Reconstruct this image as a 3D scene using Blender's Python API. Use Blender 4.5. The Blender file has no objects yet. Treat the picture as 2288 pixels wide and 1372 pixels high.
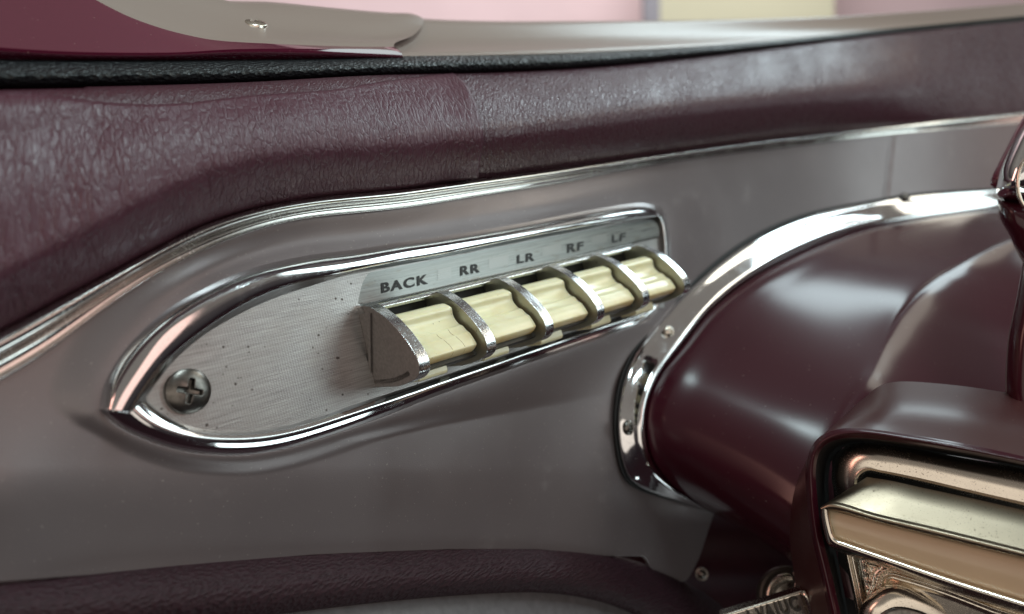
import bpy, math
import numpy as np
from mathutils import Matrix, Vector

# ------------------------------------------------------------------ camera, world, lamps, exposure
sc = bpy.context.scene
COL = sc.collection
PITCH = 25.0
CAM_R = Matrix.Rotation(math.radians(90 - PITCH), 4, 'X')
CAM_L = Vector((0.0, 0.0, 1.0))
cam_d = bpy.data.cameras.new('camera'); cam = bpy.data.objects.new('camera', cam_d); COL.objects.link(cam)
cam.matrix_world = Matrix.Translation(CAM_L) @ CAM_R
F = 1795.0
cam_d.sensor_width = 36.0; cam_d.lens = F / 2288 * 36
cam_d.clip_start = 0.01; cam_d.clip_end = 50
cam_d.dof.use_dof = True; cam_d.dof.focus_distance = 0.192; cam_d.dof.aperture_fstop = 10.0
sc.camera = cam
# camera-frame axes used below: x right, y forward, z up (cm) -> world (m)
C2W = np.array(cam.matrix_world) @ np.array([[1,0,0,0],[0,0,1,0],[0,-1,0,0],[0,0,0,1]], float)
def W(P):
    P = np.asarray(P, float) * 0.01
    return P @ C2W[:3,:3].T + C2W[:3,3]
def WD(v): return Vector(C2W[:3,:3] @ np.array(v, float)).normalized()

sc.view_settings.view_transform = 'Standard'; sc.view_settings.look = 'None'
sc.view_settings.exposure = 0.08; sc.view_settings.gamma = 1.0
sc.render.engine = 'CYCLES'
sc.cycles.max_bounces = 8; sc.cycles.glossy_bounces = 5; sc.cycles.use_denoising = True
sc.cycles.sample_clamp_indirect = 4.0

world = bpy.data.worlds.new('World'); sc.world = world; world.use_nodes = True
def build_world():
    nt = world.node_tree; N = nt.nodes; L = nt.links
    N.clear()
    out = N.new('ShaderNodeOutputWorld'); bg = N.new('ShaderNodeBackground'); L.new(bg.outputs[0], out.inputs[0])
    tc = N.new('ShaderNodeTexCoord')
    sep = N.new('ShaderNodeSeparateXYZ'); L.new(tc.outputs['Generated'], sep.inputs[0])
    rmp = N.new('ShaderNodeValToRGB')
    mr = N.new('ShaderNodeMapRange'); mr.inputs[1].default_value = -1; mr.inputs[2].default_value = 1
    L.new(sep.outputs[2], mr.inputs[0]); L.new(mr.outputs[0], rmp.inputs[0])
    e = rmp.color_ramp.elements
    e[0].position = 0.30; e[0].color = (.018, .009, .011, 1)
    e[1].position = 0.95; e[1].color = (.22, .20, .18, 1)
    for p, c in ((.47, (.018, .013, .015, 1)), (.56, (.040, .034, .036, 1)), (.66, (.06, .052, .052, 1)), (.74, (.17, .15, .135, 1)), (.84, (.26, .24, .215, 1))):
        x = e.new(p); x.color = c
    L.new(rmp.outputs[0], bg.inputs[0]); bg.inputs[1].default_value = 0.85
build_world()

def area(name, pos, target, sx, sy, radiance, col):
    d = bpy.data.lights.new(name, 'AREA'); d.shape = 'RECTANGLE'; d.size = sx; d.size_y = sy
    d.energy = radiance * sx * sy * math.pi; d.color = col
    o = bpy.data.objects.new(name, d); COL.objects.link(o)
    p = Vector(W(pos)); t = Vector(W(target))
    o.matrix_world = Matrix.Translation(p) @ (t - p).to_track_quat('-Z', 'Y').to_matrix().to_4x4()
    return o
TG = (-2, 20, 0)
area('side_window_light', (88, 0, 30), TG, .36, .54, 3.1, (.84, 1.0, 1.0))
area('rosy_light', (74, -48, 22), TG, .26, .34, 1.25, (1.0, .66, .57))
area('roof_light', (20, -20, 95), TG, .55, .11, 26.0, (.78, .97, 1.0))
area('windscreen_light', (70, 75, 92), (8, 26, 4), .80, .24, 8.0, (.78, .95, 1.0))
area('panel_fill_light', (80, 25, 72), TG, .45, .25, 3.0, (1.0, .95, .80))  # added warm lamp that lifts the panel's upper band; no such window known
area('rear_fill_light', (5, -80, -2), TG, 1.7, .55, .85, (1.0, .90, .78))  # added warm fill behind the camera for the unit's frame and the keys
area('low_fill_light', (36, 12, -50), (-4, 18, -4), 0.34, .12, 3.2, (.86, 1.0, 1.0))  # added cool lamp, low right, to brighten the bezel's lower bead
area('warm_light', (-62, -22, 30), TG, .22, .5, 3.4, (1.0, .50, .40))
area('exterior_light', (0, 170, 190), (0, 330, 100), 2.5, 1.2, 5.6, (1.0, .97, .95))

# ------------------------------------------------------------------ frames
def nrm(v): v = np.array(v, float); return v / np.linalg.norm(v)
PITCHV = np.array([1.438, 1.293, .386])
D = nrm(PITCHV)
Nn = np.array([.68, -.72, .12]); Nn = nrm(Nn - D * (Nn @ D))
Vv = np.cross(Nn, D)
if Vv[2] < 0: Vv = -Vv
def ray(px, py): return np.array([(px - 1144) / F, 1.0, (686 - py) / F])
K0 = float(Nn @ (ray(842, 685) * 19.4))
def P(px, py, c=0.0):
    """point seen at photo pixel (px,py) on the dashboard surface raised by c cm"""
    r = ray(px, py)
    inv = float(Nn @ r) / (K0 + c)
    m, s = 1 / 37.0, .0024
    inv = m + s * np.logaddexp(0.0, (inv - m) / s)
    return r / inv
def Z(px, py, z): return ray(px, py) * z
ROT = np.stack([D, Vv, Nn], axis=1)              # panel axes in the camera frame
if np.linalg.det(ROT) < 0: ROT = np.stack([D, Vv, -Nn], axis=1)
ROTW = C2W[:3,:3] @ ROT

# ------------------------------------------------------------------ object helpers
def tag(o, label=None, cat=None, group=None, kind=None):
    if label: o['label'] = label
    if cat: o['category'] = cat
    if group: o['group'] = group
    if kind: o['kind'] = kind
    return o
def frame_at(Pc):
    M = Matrix([list(ROTW[i]) + [0] for i in range(3)] + [[0, 0, 0, 1]])
    M.translation = Vector(W(Pc)); return M
def root(name, Pc, label, cat, group=None, kind=None):
    o = bpy.data.objects.new(name, None); COL.objects.link(o); o.empty_display_size = .01
    o.matrix_world = frame_at(Pc); tag(o, label, cat, group, kind); return o
def mk(name, V, Fc, mats, parent=None, smooth=True, uv=None, mi=None):
    V = np.asarray(V, float)
    if parent is None: M = frame_at(V.mean(axis=0))
    else:
        M = parent.matrix_world.copy() if parent.get('_m') is None else parent.matrix_world.copy()
    Mi = np.array(M.inverted())
    w = W(V); loc = w @ Mi[:3,:3].T + Mi[:3,3]
    me = bpy.data.meshes.new(name); me.from_pydata([tuple(p) for p in loc], [], [tuple(f) for f in Fc])
    if not isinstance(mats, (list, tuple)): mats = [mats]
    for m in mats: me.materials.append(m)
    if smooth: me.polygons.foreach_set('use_smooth', [True] * len(me.polygons))
    if mi is not None: me.polygons.foreach_set('material_index', mi)
    if uv is not None:
        ul = me.uv_layers.new(name='UVMap')
        li = np.zeros(len(me.loops), int); me.loops.foreach_get('vertex_index', li)
        ul.data.foreach_set('uv', np.asarray(uv, float)[li].ravel())
    me.update()
    o = bpy.data.objects.new(name, me); COL.objects.link(o)
    if parent is None: o.matrix_world = M
    else:
        o.parent = parent
        o.matrix_parent_inverse = Matrix.Identity(4)
        bpy.context.view_layer.update()
        o.matrix_basis = Matrix.Identity(4)
    return o

def cr(pts, n, closed=False):
    """Catmull-Rom resample to n points by arc length (any dimension)"""
    p = np.asarray(pts, float)
    if len(p) == 2:
        t = np.linspace(0, 1, n)[:, None]; return p[0] * (1 - t) + p[1] * t
    e = np.vstack([2 * p[0] - p[1], p, 2 * p[-1] - p[-2]])
    out = []
    for i in range(len(p) - 1):
        p0, p1, p2, p3 = e[i:i+4]
        # centripetal
        d1 = max(np.linalg.norm(p1 - p0), 1e-6) ** .5; d2 = max(np.linalg.norm(p2 - p1), 1e-6) ** .5; d3 = max(np.linalg.norm(p3 - p2), 1e-6) ** .5
        m1 = (p1 - p0) / d1 - (p2 - p0) / (d1 + d2) + (p2 - p1) / d2
        m2 = (p2 - p1) / d2 - (p3 - p1) / (d2 + d3) + (p3 - p2) / d3
        m1 *= d2; m2 *= d2
        t = np.linspace(0, 1, 60, endpoint=False)[:, None]
        out.append((2*t**3 - 3*t**2 + 1) * p1 + (t**3 - 2*t**2 + t) * m1 + (-2*t**3 + 3*t**2) * p2 + (t**3 - t**2) * m2)
    out.append(p[-1:]); q = np.vstack(out)
    s = np.concatenate([[0], np.cumsum(np.linalg.norm(np.diff(q, axis=0), axis=1))])
    t = np.linspace(0, s[-1], n)
    return np.stack([np.interp(t, s, q[:, k]) for k in range(q.shape[1])], axis=1)

def loft(name, rows, mats, parent=None, sub=4, sharp=(), closed=False, smooth=True, caps=False, mat_rows=None):
    """rows: list of (n,3) camera-frame curves; cross-section splined between sharp rows"""
    R = np.stack(rows)                                   # (m,n,3)
    m = len(R); cuts = sorted(set([0, m - 1] + [s % m for s in sharp]))
    V = []; Fc = []; UV = []; mi = []
    n = R.shape[1]
    for a, b in zip(cuts[:-1], cuts[1:]):
        seg = R[a:b+1]; k = (b - a) * sub + 1
        if b - a == 1 or sub == 1:
            S = np.stack([np.stack([np.interp(np.linspace(0, b-a, k), np.arange(b-a+1), seg[:, j, d]) for d in range(3)], 1) for j in range(n)], 1)
        else:
            e = np.concatenate([2*seg[:1] - seg[1:2], seg, 2*seg[-1:] - seg[-2:-1]])
            S = []
            for q in range(b - a):
                p0, p1, p2, p3 = e[q], e[q+1], e[q+2], e[q+3]
                dd = [np.sqrt(np.maximum(np.linalg.norm(u, axis=1), 1e-6))[:, None] for u in (p1-p0, p2-p1, p3-p2)]
                dd = [np.full_like(v, v.mean()) * .5 + v * .5 for v in dd]
                m1 = ((p1-p0)/dd[0] - (p2-p0)/(dd[0]+dd[1]) + (p2-p1)/dd[1]) * dd[1]
                m2 = ((p2-p1)/dd[1] - (p3-p1)/(dd[1]+dd[2]) + (p3-p2)/dd[2]) * dd[1]
                for t in np.linspace(0, 1, sub, endpoint=False):
                    S.append((2*t**3-3*t**2+1)*p1 + (t**3-2*t**2+t)*m1 + (-2*t**3+3*t**2)*p2 + (t**3-t**2)*m2)
            S.append(seg[-1]); S = np.stack(S)
        base = len(V)
        L = np.concatenate([[0], np.cumsum(np.linalg.norm(np.diff(S[k//2], axis=0), axis=1))]) * .01
        wd = np.concatenate([[0], np.cumsum(np.linalg.norm(np.diff(S[:, n//2], axis=0), axis=1))]) * .01
        for i in range(k):
            for j in range(n): V.append(S[i, j]); UV.append((L[j], wd[i] + a * .01))
        for i in range(k - 1):
            jj = range(n if closed else n - 1)
            for j in jj:
                j2 = (j + 1) % n
                Fc.append((base + i*n + j, base + (i+1)*n + j, base + (i+1)*n + j2, base + i*n + j2))
                mi.append(0 if mat_rows is None else mat_rows[min(a + i // sub, len(mat_rows) - 1)])
    return mk(name, V, Fc, mats, parent, smooth, UV, mi)

def curve(pts, n, c=0.0):
    q = cr(np.array([p[:2] for p in pts], float), n)
    if n >= 100: q = gsm(q, 2.5)
    if np.ndim(c) == 0: cc = np.full(n, c)
    else: cc = np.interp(np.linspace(0, 1, n), np.linspace(0, 1, len(c)), c)
    return np.array([P(x, y, k) for (x, y), k in zip(q, cc)])
def curvez(pts, n, z=None):
    p = np.array(pts, float)
    q = cr(p, n)
    return np.array([Z(x, y, (w[0] if w.size else z)) for x, y, *w_ in q for w in [np.array(w_)]])
def prism(name, prof, vec, mats, parent=None, smooth=False, nseg=1, fn=None, caps=True, mi_side=0, mi_cap=0):
    """extrude closed 3D profile along vec"""
    prof = np.asarray(prof, float); n = len(prof); V = []; Fc = []; mi = []
    for s in range(nseg + 1):
        t = s / nseg
        q = prof + np.asarray(vec) * t
        if fn is not None: q = q + fn(t)
        V += list(q)
    for s in range(nseg):
        for i in range(n):
            j = (i + 1) % n
            Fc.append((s*n+i, s*n+j, (s+1)*n+j, (s+1)*n+i)); mi.append(mi_side)
    if caps:
        Fc.append(tuple(range(n))[::-1]); Fc.append(tuple(range(nseg*n, nseg*n+n))); mi += [mi_cap, mi_cap]
    o = mk(name, V, Fc, mats, parent, smooth, None, mi)
    return o
def bevel(o, w, seg=3, ang=35):
    b = o.modifiers.new('bevel', 'BEVEL'); b.width = w * .01; b.segments = seg; b.limit_method = 'ANGLE'; b.angle_limit = math.radians(ang)
    b.harden_normals = False
    for p in o.data.polygons: p.use_smooth = True
    w_ = o.modifiers.new('wn', 'WEIGHTED_NORMAL'); w_.keep_sharp = True
    return o

def tube(name, pts, r, mat, parent=None, closed=False, ns=10):
    pts = np.asarray(pts, float); n = len(pts); V = []; Fc = []
    for i in range(n):
        a = pts[(i-1) % n] if (closed or i > 0) else pts[i]; b = pts[(i+1) % n] if (closed or i < n-1) else pts[i]
        t = nrm(b - a); u = nrm(np.cross(t, [.13, .2, .97])); w = np.cross(t, u)
        rr = r if np.ndim(r) == 0 else r[i]
        for k in range(ns):
            an = 2*math.pi*k/ns; V.append(pts[i] + rr*(u*math.cos(an) + w*math.sin(an)))
    for i in range(n if closed else n-1):
        i2 = (i+1) % n
        for k in range(ns): k2 = (k+1) % ns; Fc.append((i*ns+k, i*ns+k2, i2*ns+k2, i2*ns+k))
    if not closed: Fc.append(tuple(range(ns))[::-1]); Fc.append(tuple(range((n-1)*ns, n*ns)))
    return mk(name, V, Fc, mat, parent)

# ------------------------------------------------------------------ materials
class NT:
    def __init__(s, name):
        s.m = bpy.data.materials.new(name); s.m.use_nodes = True
        s.t = s.m.node_tree; s.b = s.t.nodes['Principled BSDF']; s.i = s.b.inputs
        s.tc = s.t.nodes.new('ShaderNodeTexCoord'); s.uvm = False
    def link(s, a, b): s.t.links.new(a, b)
    def mapping(s, scale, src='Object', rot=(0,0,0)):
        n = s.t.nodes.new('ShaderNodeMapping'); n.inputs['Scale'].default_value = scale; n.inputs['Rotation'].default_value = rot
        s.link(s.tc.outputs[src], n.inputs[0]); return n.outputs[0]
    def noise(s, scale, vec=None, detail=3, rough=.55, dist=0):
        n = s.t.nodes.new('ShaderNodeTexNoise'); n.inputs['Scale'].default_value = scale; n.inputs['Detail'].default_value = detail
        n.inputs['Roughness'].default_value = rough; n.inputs['Distortion'].default_value = dist
        s.link(vec if vec else s.tc.outputs['Object'], n.inputs[0]); return n.outputs[0]
    def voro(s, scale, vec=None, feat='F1', rnd=1.0):
        n = s.t.nodes.new('ShaderNodeTexVoronoi'); n.inputs['Scale'].default_value = scale; n.feature = feat
        n.inputs['Randomness'].default_value = rnd
        s.link(vec if vec else s.tc.outputs['Object'], n.inputs[0]); return n.outputs['Distance']
    def wave(s, scale, vec=None, dir='Y', dist=0, det=0):
        n = s.t.nodes.new('ShaderNodeTexWave'); n.inputs['Scale'].default_value = scale; n.bands_direction = dir
        n.inputs['Distortion'].default_value = dist; n.inputs['Detail'].default_value = det
        s.link(vec if vec else s.tc.outputs['Object'], n.inputs[0]); return n.outputs['Fac']
    def ramp(s, v, stops, interp='LINEAR'):
        n = s.t.nodes.new('ShaderNodeValToRGB'); s.link(v, n.inputs[0]); e = n.color_ramp.elements; n.color_ramp.interpolation = interp
        for k, (p, c) in enumerate(stops):
            x = e[k] if k < 2 else e.new(p)
            x.position = p; x.color = (*(c if hasattr(c, '__len__') else (c,)*3), 1)
        return n.outputs[0]
    def mr(s, v, a, b, c, d):
        n = s.t.nodes.new('ShaderNodeMapRange'); n.inputs[1].default_value = a; n.inputs[2].default_value = b
        n.inputs[3].default_value = c; n.inputs[4].default_value = d; s.link(v, n.inputs[0]); return n.outputs[0]
    def math(s, op, a, b):
        n = s.t.nodes.new('ShaderNodeMath'); n.operation = op
        for k, x in enumerate((a, b)):
            if isinstance(x, (int, float)): n.inputs[k].default_value = x
            else: s.link(x, n.inputs[k])
        return n.outputs[0]
    def mix(s, f, a, b, mode='MIX'):
        n = s.t.nodes.new('ShaderNodeMix'); n.data_type = 'RGBA'; n.blend_type = mode
        for k, x in ((0, f), (6, a), (7, b)):
            if isinstance(x, (int, float)): n.inputs[k].default_value = x
            elif isinstance(x, tuple): n.inputs[k].default_value = (*x, 1)
            else: s.link(x, n.inputs[k])
        return n.outputs[2]
    def bump(s, h, dist, strength=1.0, prev=None):
        n = s.t.nodes.new('ShaderNodeBump'); n.inputs['Distance'].default_value = dist; n.inputs['Strength'].default_value = strength
        s.link(h, n.inputs['Height'])
        if prev is not None: s.link(prev, n.inputs['Normal'])
        s.link(n.outputs[0], s.i['Normal']); return n.outputs[0]
    def set(s, **k):
        for a, v in k.items():
            a = a.replace('_', ' ')
            if hasattr(v, 'links') or isinstance(v, bpy.types.NodeSocket): s.link(v, s.i[a])
            elif isinstance(v, tuple): s.i[a].default_value = (*v, 1) if len(v) == 3 and 'Color' in a else v
            else: s.i[a].default_value = v
        return s

def m_chrome(name, col=(.80, .80, .81), r0=.05, r1=.22, dirt=.35, bumpy=.00002):
    m = NT(name)
    sp = m.noise(2600, detail=2)
    sc_ = m.noise(1.0, m.mapping((300, 2600, 900), rot=(0, 0, .35)), detail=2)
    cl = m.noise(140, detail=4)
    spk = m.ramp(sp, [(.60, 0.0), (.70, 1.0)])
    r = m.math('ADD', m.mr(cl, .35, .7, r0, r0 + (r1 - r0) * .35), m.math('MULTIPLY', m.math('MULTIPLY', spk, m.mr(cl, .4, .65, 0, 1)), r1))
    m.set(Metallic=1.0, Roughness=r, Base_Color=m.mix(m.math('MULTIPLY', spk, dirt), col, tuple(c * .55 for c in col)))
    b = m.bump(m.noise(60, detail=1), .0001, .10)
    
    return m.m
M_chrome = m_chrome('polished_chrome')
M_trim = m_chrome('trim_chrome', (.70, .69, .67), .13, .26)
M_bar = m_chrome('worn_satin_nickel', (.31, .25, .185), .30, .45, .6)
M_chromeY = m_chrome('aged_nickel', (.72, .66, .57), .20, .36, .5)
def m_satin():
    m = NT('satin_cast_metal')
    n = m.noise(900, detail=3); st = m.noise(260, detail=4)
    pits = m.ramp(m.noise(1900, detail=1), [(.22, 1.0), (.27, 0.0)])
    c = m.mix(m.mr(st, .4, .75, 0, .35), (.40, .40, .34), (.27, .25, .18))
    c = m.mix(pits, c, (.06, .05, .04))
    m.set(Metallic=.85, Roughness=m.mr(n, .3, .7, .30, .44), Base_Color=c); m.bump(n, .00006, .35); return m.m
M_satin = m_satin()
def m_edge():
    m = NT('worn_polished_edge')
    n = m.noise(2300, detail=3); sc_ = m.noise(1.0, m.mapping((3500, 500, 500)), detail=2)
    pits = m.ramp(n, [(.36, 1.0), (.43, 0.0)])
    m.set(Metallic=1.0, Roughness=m.math('ADD', m.mr(sc_, .35, .7, .10, .24), m.math('MULTIPLY', pits, .25)), Base_Color=m.mix(pits, (.80, .81, .82), (.36, .38, .38)))
    b = m.bump(n, .00009, .45); m.bump(sc_, .00005, .45, b); return m.m
M_edge = m_edge()
def m_plate():
    m = NT('engine_turned_plate')
    lines = m.wave(1.0, m.mapping((0, 900, 0)), 'Y', 0)
    lines2 = m.wave(1.0, m.mapping((520, 60, 0)), 'X', 0)
    streak = m.noise(1.0, m.mapping((90, 2400, 10)), detail=5, rough=.75)
    fine = m.noise(2200, detail=2)
    dots = m.ramp(m.voro(560), [(.0, 1.0), (.13, 1.0), (.20, 0.0)])
    dmask = m.ramp(m.noise(230, detail=2), [(.52, 0.0), (.58, 1.0)])
    d = m.math('MULTIPLY', dots, dmask)
    cl = m.noise(70, detail=5)
    c = m.mix(m.mr(streak, .35, .7, 0, 1), (.30, .285, .28), (.47, .455, .445))
    c = m.mix(m.mr(cl, .5, .8, 0, .35), c, (.36, .31, .28))
    c = m.mix(m.math('MULTIPLY', d, .85), c, (.05, .035, .03))
    m.set(Metallic=.92, Roughness=m.math('ADD', m.mr(streak, .3, .7, .28, .36), m.mr(cl, .35, .7, 0, .14)), Base_Color=c)
    b = m.bump(lines, .00004, .3); b = m.bump(lines2, .00003, .3, b); b = m.bump(streak, .00003, .4, b); m.bump(m.ramp(m.noise(1.0, m.mapping((45, 1500, 10), rot=(0, 0, .0)), detail=2), [(.62, 0.0), (.68, 1.0)]), .00003, .25, b)
    return m.m
M_plate = m_plate()
def m_strip():
    m = NT('brushed_label_metal')
    streak = m.noise(1.0, m.mapping((60, 1700, 60)), detail=4, rough=.7)
    blot = m.noise(1.0, m.mapping((160, 500, 160)), detail=4)
    c = m.mix(m.mr(streak, .35, .7, 0, 1), (.18, .185, .18), (.27, .28, .272))
    c = m.mix(m.ramp(blot, [(.58, 0.0), (.66, .6)]), c, (.18, .17, .15))
    m.set(Metallic=.9, Roughness=m.mr(streak, .3, .7, .26, .36), Base_Color=c); m.bump(streak, .00005, .5); return m.m
M_strip = m_strip()
def m_knurl():
    m = NT('fine_ribbed_metal')
    l = m.wave(1.0, m.mapping((0, 620, 0)), 'Y', 0)
    m.set(Metallic=.9, Roughness=.31, Base_Color=(.235, .24, .235)); m.bump(l, .00005, .3); return m.m
M_knurl = m_knurl()
def m_paint():
    m = NT('mauve_satin_paint')
    fl = m.noise(3200, detail=2); cl = m.noise(25, detail=3)
    spk = m.ramp(m.noise(1500, detail=1), [(.72, 0.0), (.78, 1.0)])
    c = m.mix(m.mr(cl, .3, .7, 0, 1), (.165, .138, .142), (.19, .16, .162))
    c = m.mix(m.math('MULTIPLY', spk, .5), c, (.40, .36, .34))
    m.set(Metallic=.38, Roughness=m.mr(fl, .3, .7, .30, .38), Base_Color=c, Coat_Weight=.15, Coat_Roughness=.2)
    sm_ = m.ramp(m.noise(75, detail=6, rough=.65), [(.60, 0.0), (.72, 1.0)])
    rr = m.math('ADD', m.mr(m.noise(18, detail=5), .3, .7, .27, .42), m.math('MULTIPLY', sm_, .08))
    m.set(Roughness=rr, Base_Color=m.mix(m.math('MULTIPLY', sm_, .16), c, (.36, .33, .32)))
    b = m.bump(fl, .00006, .45); m.bump(cl, .0004, .1, b); return m.m
M_paint = m_paint()
def m_leather(name, base, wr=1.0, rough=.40, wscale=(330, 95), grain=900):
    m = NT(name)
    vec = m.mapping((wscale[0], wscale[1], 1), 'UV', (0, 0, .12))
    nz = m.t.nodes.new('ShaderNodeTexNoise'); nz.inputs['Scale'].default_value = 1.3; nz.inputs['Detail'].default_value = 2; m.link(vec, nz.inputs[0])
    mx = m.t.nodes.new('ShaderNodeMix'); mx.data_type = 'RGBA'; mx.blend_type = 'LINEAR_LIGHT'; mx.inputs[0].default_value = .32
    m.link(vec, mx.inputs[6]); m.link(nz.outputs['Color'], mx.inputs[7])
    w = m.voro(1.0, mx.outputs[2], 'DISTANCE_TO_EDGE')
    w2 = m.voro(2.3, mx.outputs[2], 'DISTANCE_TO_EDGE')
    rid = m.math('ADD', m.ramp(w, [(.0, 1.0), (.07, .45), (.20, .12), (.36, 0.0)]), m.math('MULTIPLY', m.ramp(w2, [(.0, 1.0), (.12, .2), (.3, 0.0)]), .30))
    big = m.noise(1.0, m.mapping((60, 40, 1), 'UV'), detail=3)
    rid = m.math('MULTIPLY', rid, m.mr(big, .35, .65, .4, 1.0))
    gr = m.voro(grain, m.mapping((1, 1, 1), 'UV'))
    c = m.mix(m.mr(rid, 0, 1, .0, .35), base, tuple(x * .68 for x in base))
    m.set(Base_Color=c, Roughness=m.mr(gr, 0, .8, rough + .06, rough - .04), Specular_IOR_Level=.5, Coat_Weight=.0)
    b = m.bump(rid, -.00030 * wr, .8); b = m.bump(gr, .00008, .6, b); return m.m
M_leather = m_leather('maroon_leather_creased', (.074, .022, .037), .75, .40, (700, 260))
M_leather2 = m_leather('maroon_leather_smooth', (.062, .020, .031), .65, .31, (800, 250), 1300)
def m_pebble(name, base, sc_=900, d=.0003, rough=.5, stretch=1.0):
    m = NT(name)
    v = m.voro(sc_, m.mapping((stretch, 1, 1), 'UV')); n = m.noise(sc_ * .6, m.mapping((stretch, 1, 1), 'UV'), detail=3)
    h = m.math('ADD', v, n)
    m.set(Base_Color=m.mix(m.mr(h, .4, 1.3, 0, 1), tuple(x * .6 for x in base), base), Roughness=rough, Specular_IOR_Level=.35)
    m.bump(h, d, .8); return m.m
M_rubber = m_pebble('black_grained_vinyl', (.010, .013, .015), 1000, .0006, .36, .8)
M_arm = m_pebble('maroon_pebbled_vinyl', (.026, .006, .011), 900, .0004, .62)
def m_gloss(name, base, rough=.05, bump_=.25, flake=0.0, ior=1.5, coat=1.0):
    m = NT(name)
    n = m.noise(260, detail=2); dust = m.ramp(m.noise(1200, detail=1), [(.76, 0.0), (.80, 1.0)])
    c = m.mix(m.math('MULTIPLY', dust, .25), base, (.5, .4, .36))
    m.set(Base_Color=c, Roughness=.5, Specular_IOR_Level=.06, Coat_Weight=coat, Coat_Roughness=rough, Coat_IOR=ior, Metallic=flake)
    m.bump(n, .00004, bump_); return m.m
M_burg = m_gloss('burgundy_gloss_paint', (.115, .006, .030), .05, ior=2.3)
M_burgd = m_gloss('dark_maroon_gloss_paint', (.040, .004, .010), .16, coat=.75)
M_hood = m_gloss('brown_maroon_enamel', (.055, .018, .018), .30, .8, coat=.8)
M_tanrefl = m_gloss('tan_reflection_gloss', (.27, .215, .185), .36, .5)  # tan reflection on the burgundy mouldings, painted in as base colour
def m_ivory():
    m = NT('aged_ivory_plastic')
    st = m.noise(220, detail=3)
    big = m.noise(160, detail=4)
    c = m.mix(m.mr(st, .35, .7, 0, 1), (.84, .80, .53), (.87, .83, .57))
    c = m.mix(m.mr(big, .50, .72, 0, .55), c, (.74, .64, .36))
    # amber discolouring that the plastic has along its lower lip (object z = outward, y = up)
    sep = m.t.nodes.new('ShaderNodeSeparateXYZ'); m.link(m.tc.outputs['Object'], sep.inputs[0])
    at = m.t.nodes.new('ShaderNodeAttribute'); at.attribute_name = 'lip'; at.attribute_type = 'GEOMETRY'
    lipm = m.math('MULTIPLY', at.outputs['Fac'], m.mr(big, .35, .6, .55, 1.0))
    c = m.mix(lipm, c, (.66, .43, .14))
    spots = m.ramp(m.voro(520), [(.0, 1.0), (.05, 1.0), (.085, 0.0)])
    spots = m.math('MULTIPLY', spots, m.ramp(m.noise(300, detail=1), [(.56, 0.0), (.62, .8)]))
    c = m.mix(spots, c, (.14, .08, .03))
    m.set(Base_Color=c, Roughness=m.mr(st, .3, .7, .15, .24), Subsurface_Weight=.25, Subsurface_Radius=(1, .8, .4), Subsurface_Scale=.0008, Specular_IOR_Level=.5, Coat_Weight=.25, Coat_Roughness=.14)
    return m.m
M_ivory = m_ivory()
def m_plain(name, col, rough=.5, metal=0.0, noise_=.15, scale=400):
    m = NT(name)
    n = m.noise(scale, detail=4)
    m.set(Base_Color=m.mix(m.mr(n, .3, .7, 0, 1), col, tuple(c * (1 - noise_ * 2) for c in col)), Roughness=rough, Metallic=metal)
    m.bump(n, .00008, .3); return m.m
M_black = m_plain('matt_black', (.004, .004, .005), .6)
M_ink = m_plain('black_paint_fill', (.006, .006, .007), .45)
M_dark = m_plain('dark_grey_metal', (.10, .095, .085), .42, .6)
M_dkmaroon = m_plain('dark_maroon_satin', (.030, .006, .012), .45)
M_grey = m_plain('grey_mauve_trim', (.17, .16, .17), .5)
M_screw = m_plain('grey_steel', (.20, .185, .17), .30, 1.0, .25, 900)
M_cream = m_plain('cream_insert_plastic', (.62, .50, .34), .22, 0, .08, 30)
M_pinkw = m_plain('pink_wall_paint', (.80, .62, .65), .8, 0, .12, .8)
M_creamw = m_plain('cream_board_paint', (.58, .57, .42), .8, 0, .03, 2)
M_greyw = m_plain('grey_post_paint', (.22, .22, .25), .8, 0, .05, 4)

# ------------------------------------------------------------------ outside, seen through the window
def slab(name, z, x0, x1, y0, y1, th, mat, **k):
    c = [Z(x0, y0, z), Z(x1, y0, z), Z(x1, y1, z), Z(x0, y1, z)]
    V = c + [p + np.array([0, th, 0]) for p in c]
    return mk(name, V, [(0,1,2,3), (7,6,5,4), (0,4,5,1), (1,5,6,2), (2,6,7,3), (3,7,4,0)], mat, None, False)
tag(slab('wall', 340, -1500, 4200, -900, 900, 8, M_pinkw), kind='structure')
tag(slab('board', 300, 1474, 1864, -500, 500, 4, M_creamw), 'pale cream board standing before the pink wall outside', 'board')
tag(slab('post', 270, 1440, 1475, -500, 500, 5, M_greyw), 'narrow grey post at the left edge of the cream board outside', 'post')

# ------------------------------------------------------------------ traced curves
stripT = [(-80,775),(0,739),(113,678),(226,619),(339,558),(452,500),(565,464),(678,443),(791,430),(900,421),(1000,407),(1100,395),(1256,374),(1463,345),(1692,314),(1931,288),(2288,252),(2400,241)]
stripB = [(-80,893),(0,850),(113,782),(226,694),(339,619),(452,561),(565,516),(678,488),(791,477),(900,466),(1000,450),(1100,433),(1256,410),(1360,387),(1567,353),(1775,327),(1982,301),(2288,275),(2400,266)]
pipeT = [(-80,132),(0,133),(300,134),(553,133),(750,130),(905,124),(1150,118),(1256,115),(1411,108),(1567,99),(1775,84),(1983,64),(2138,50),(2288,36),(2400,26)]
pipeB = [(-80,200),(0,199),(302,194),(553,186),(804,172),(1150,161),(1308,153),(1515,134),(1692,113),(1931,83),(2138,62),(2288,48),(2400,38)]
panelB = [(-80,1305),(0,1300),(200,1285),(400,1265),(700,1240),(1000,1228),(1200,1228),(1350,1243),(1450,1270),(1520,1300),(1548,1290),(1562,1240),(1575,1150)]
xs = lambda pts: np.array(pts, float)[:, 0]
ys = lambda pts: np.array(pts, float)[:, 1]
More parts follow.
